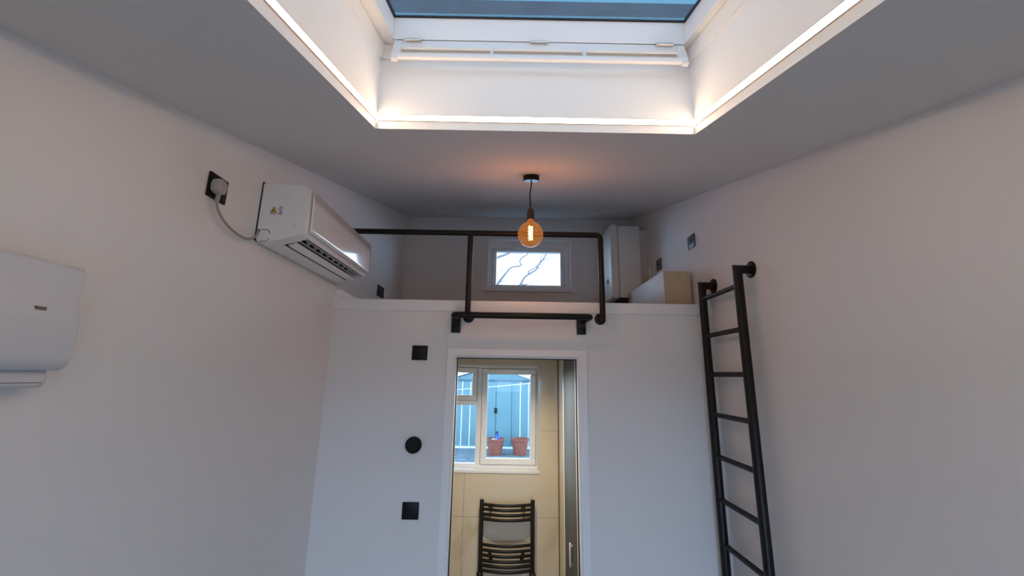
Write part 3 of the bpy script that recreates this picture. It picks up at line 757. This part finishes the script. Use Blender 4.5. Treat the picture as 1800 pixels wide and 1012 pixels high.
def pot(x, y, label, sc=1.0):
    t = thing('plant_pot', label, 'pot', (x, y, GZ0), 'terracotta pots outside the toilet window')
    b = MB(); pr = [(.135, 0), (.145, .02), (.172, .19), (.178, .245), (.190, .250), (.190, .262), (.182, .268), (.186, .300), (.205, .305), (.208, .345), (.200, .352), (.188, .350), (.180, .32), (.168, .28)]
    b.loft([[(x+r*sc*math.cos(2*math.pi*j/32), y+r*sc*math.sin(2*math.pi*j/32), GZ0+h) for j in range(32)] for r, h in pr], True, False)
    b.face([b.bm.verts.new((x+.135*sc*math.cos(2*math.pi*j/32), y+.135*sc*math.sin(2*math.pi*j/32), GZ0)) for j in range(32)])
    b.build('pot_body', M_terra, t)
    b = MB(); b.lathe([(.170*sc, GZ0+.255), (.170*sc, GZ0+.270), (.05, GZ0+.274)], (x, y, 0), n=24); b.build('soil', M_soil, t)
    return t
t = pot(-.287, 9.60, 'terracotta pot holding a blue spray bottle, left of the two outside')
t2 = pot(.268, 9.63, 'empty-looking terracotta pot, right of the two outside')
# spray bottle and bags standing in the left pot
t = thing('spray_bottle', 'blue spray bottle standing up in the left terracotta pot', 'bottle', (-.245, 9.55, GZ0+.275))
bx_, by_, bz_ = -.245, 9.55, GZ0+.275
b = MB(); b.lathe([(.046, 0), (.048, .02), (.048, .135), (.034, .165), (.020, .18), (.020, .195)], (bx_, by_, bz_), n=18); b.build('bottle_body', M_blue, t)
b = MB(); b.bbox(bx_-.030, bx_+.026, by_-.014, by_+.014, bz_+.195, bz_+.228, r=.006); b.bbox(bx_-.055, bx_-.028, by_-.006, by_+.006, bz_+.206, bz_+.220, r=.003); b.bbox(bx_-.030, bx_-.022, by_-.006, by_+.006, bz_+.160, bz_+.198, r=.002); b.build('trigger', M_inkblk, t)
for x, y, r, lb in ((-.330, 9.52, .045, 'white crumpled lump left of the blue bottle in pot'), (-.262, 9.47, .040, 'small white lump in front of the blue bottle in pot'), (-.165, 9.53, .032, 'small pale lump right of the blue bottle in pot')):
    b = MB(); bmesh.ops.create_icosphere(b.bm, subdivisions=2, radius=r)
    for v in b.bm.verts: v.co = v.co*(1+random.uniform(-.12, .12)); v.co.z *= .8; v.co += Vector((x, y, GZ0+.29+r*.75))
    tag(b.build('stone', M_bwht), lb, 'stone')

# washing line
t = thing('washing_line', 'thin white washing line crossing in front of the blue shed', 'washing line', (0, 9.0, GZ0))
b = MB(); b.tube([(-2.4, 9.0, H-.46), (-.56, 9.0, H-.275), (.45, 9.0, H-.175), (2.4, 9.0, H+.01)], .008, 6); b.build('line', M_shedw, t)
for x, z in ((-2.4, H-.46), (2.4, H+.01)):
    b = MB(); b.tube([(x, 9.0, GZ0-.02), (x, 9.0, z+.05)], .025, 10); b.build('post', M_bark, t)

# bare tree seen through the loft window
t = thing('bare_tree', 'bare leafless tree with thin branches outside the loft window', 'tree', (-1.9, 7.2, GZ0))
b = MB()
b.tube([(-1.9, 7.2, GZ0-.05), (-1.88, 7.2, .8), (-1.80, 7.2, 1.6), (-1.72, 7.2, 2.3), (-1.7, 7.2, 3.2), (-1.75, 7.2, 4.6)], [.16, .13, .115, .10, .07, .03], 12); b.build('trunk', M_bark, t)
BR = {
 'A': ([(-1.78, 7.2, 1.9), (-1.2, 7.2, 2.45), (-.6, 7.2, 3.0), (-.235, 7.2, 3.491), (-.058, 7.23, 3.737), (.022, 7.26, 3.817), (.173, 7.29, 3.856), (.166, 7.32, 3.964), (.228, 7.35, 4.046), (.312, 7.38, 4.115), (.45, 7.41, 4.30)], .05, .006),
 'B': ([(-1.8, 7.2, 1.7), (-1.1, 7.1, 2.2), (-.4, 6.95, 2.72), (.02, 6.85, 3.18), (.165, 6.8, 3.38), (.241, 6.83, 3.519), (.331, 6.86, 3.594), (.449, 6.89, 3.684), (.496, 6.92, 3.787), (.557, 6.95, 3.864), (.626, 6.98, 3.984), (.72, 7.01, 4.2)], .05, .007),
 'B2': ([(.318, 6.85, 3.589), (.317, 6.88, 3.646), (.45, 6.91, 3.736), (.517, 6.94, 3.834), (.546, 6.97, 3.938), (.588, 7.0, 4.031)], .007, .004),
 'A2': ([(-1.73, 7.2, 2.6), (-1.0, 7.25, 3.5), (-.297, 7.3, 3.986), (-.161, 7.33, 4.055), (-.058, 7.36, 4.114), (.06, 7.39, 4.172)], .03, .009),
 'A3': ([(-1.72, 7.2, 2.4), (-.9, 7.22, 3.1), (-.258, 7.25, 3.669), (-.195, 7.28, 3.755), (-.142, 7.31, 3.796), (-.066, 7.34, 3.801)], .025, .003),
 'B3': ([(.472, 6.93, 3.711), (.533, 6.98, 3.734), (.595, 7.01, 3.752)], .005, .003),
 'A4': ([(-.235, 7.2, 3.50), (-.149, 7.25, 3.539), (-.069, 7.28, 3.554), (-.014, 7.31, 3.534)], .005, .003),
 'A5': ([(.173, 7.29, 3.859), (.243, 7.33, 3.89), (.327, 7.36, 3.924)], .005, .003),
 'B4': ([(.165, 6.8, 3.38), (.26, 6.81, 3.39), (.342, 6.8, 3.40), (.395, 6.83, 3.424), (.441, 6.86, 3.464)], .006, .003),
 'B5': ([(.58, 6.95, 3.88), (.621, 7.0, 3.90), (.71, 7.03, 3.931), (.786, 7.06, 3.969)], .006, .003),
 'B6': ([(.498, 6.93, 3.789), (.56, 6.98, 3.791), (.608, 7.01, 3.78)], .005, .003)}
for nme, (pth, r0, r1) in BR.items():
    P_ = smooth_path(pth, 4); n = len(P_)
    b = MB()
    # limb thins quickly away from the trunk
    b.tube(P_, [r1*2.1+(r0-r1)*max(0, 1-2.2*i/n)**1.5+ (r1*1.0)*(1-i/n) for i in range(n)], 7); b.build('branch', M_bark, t)
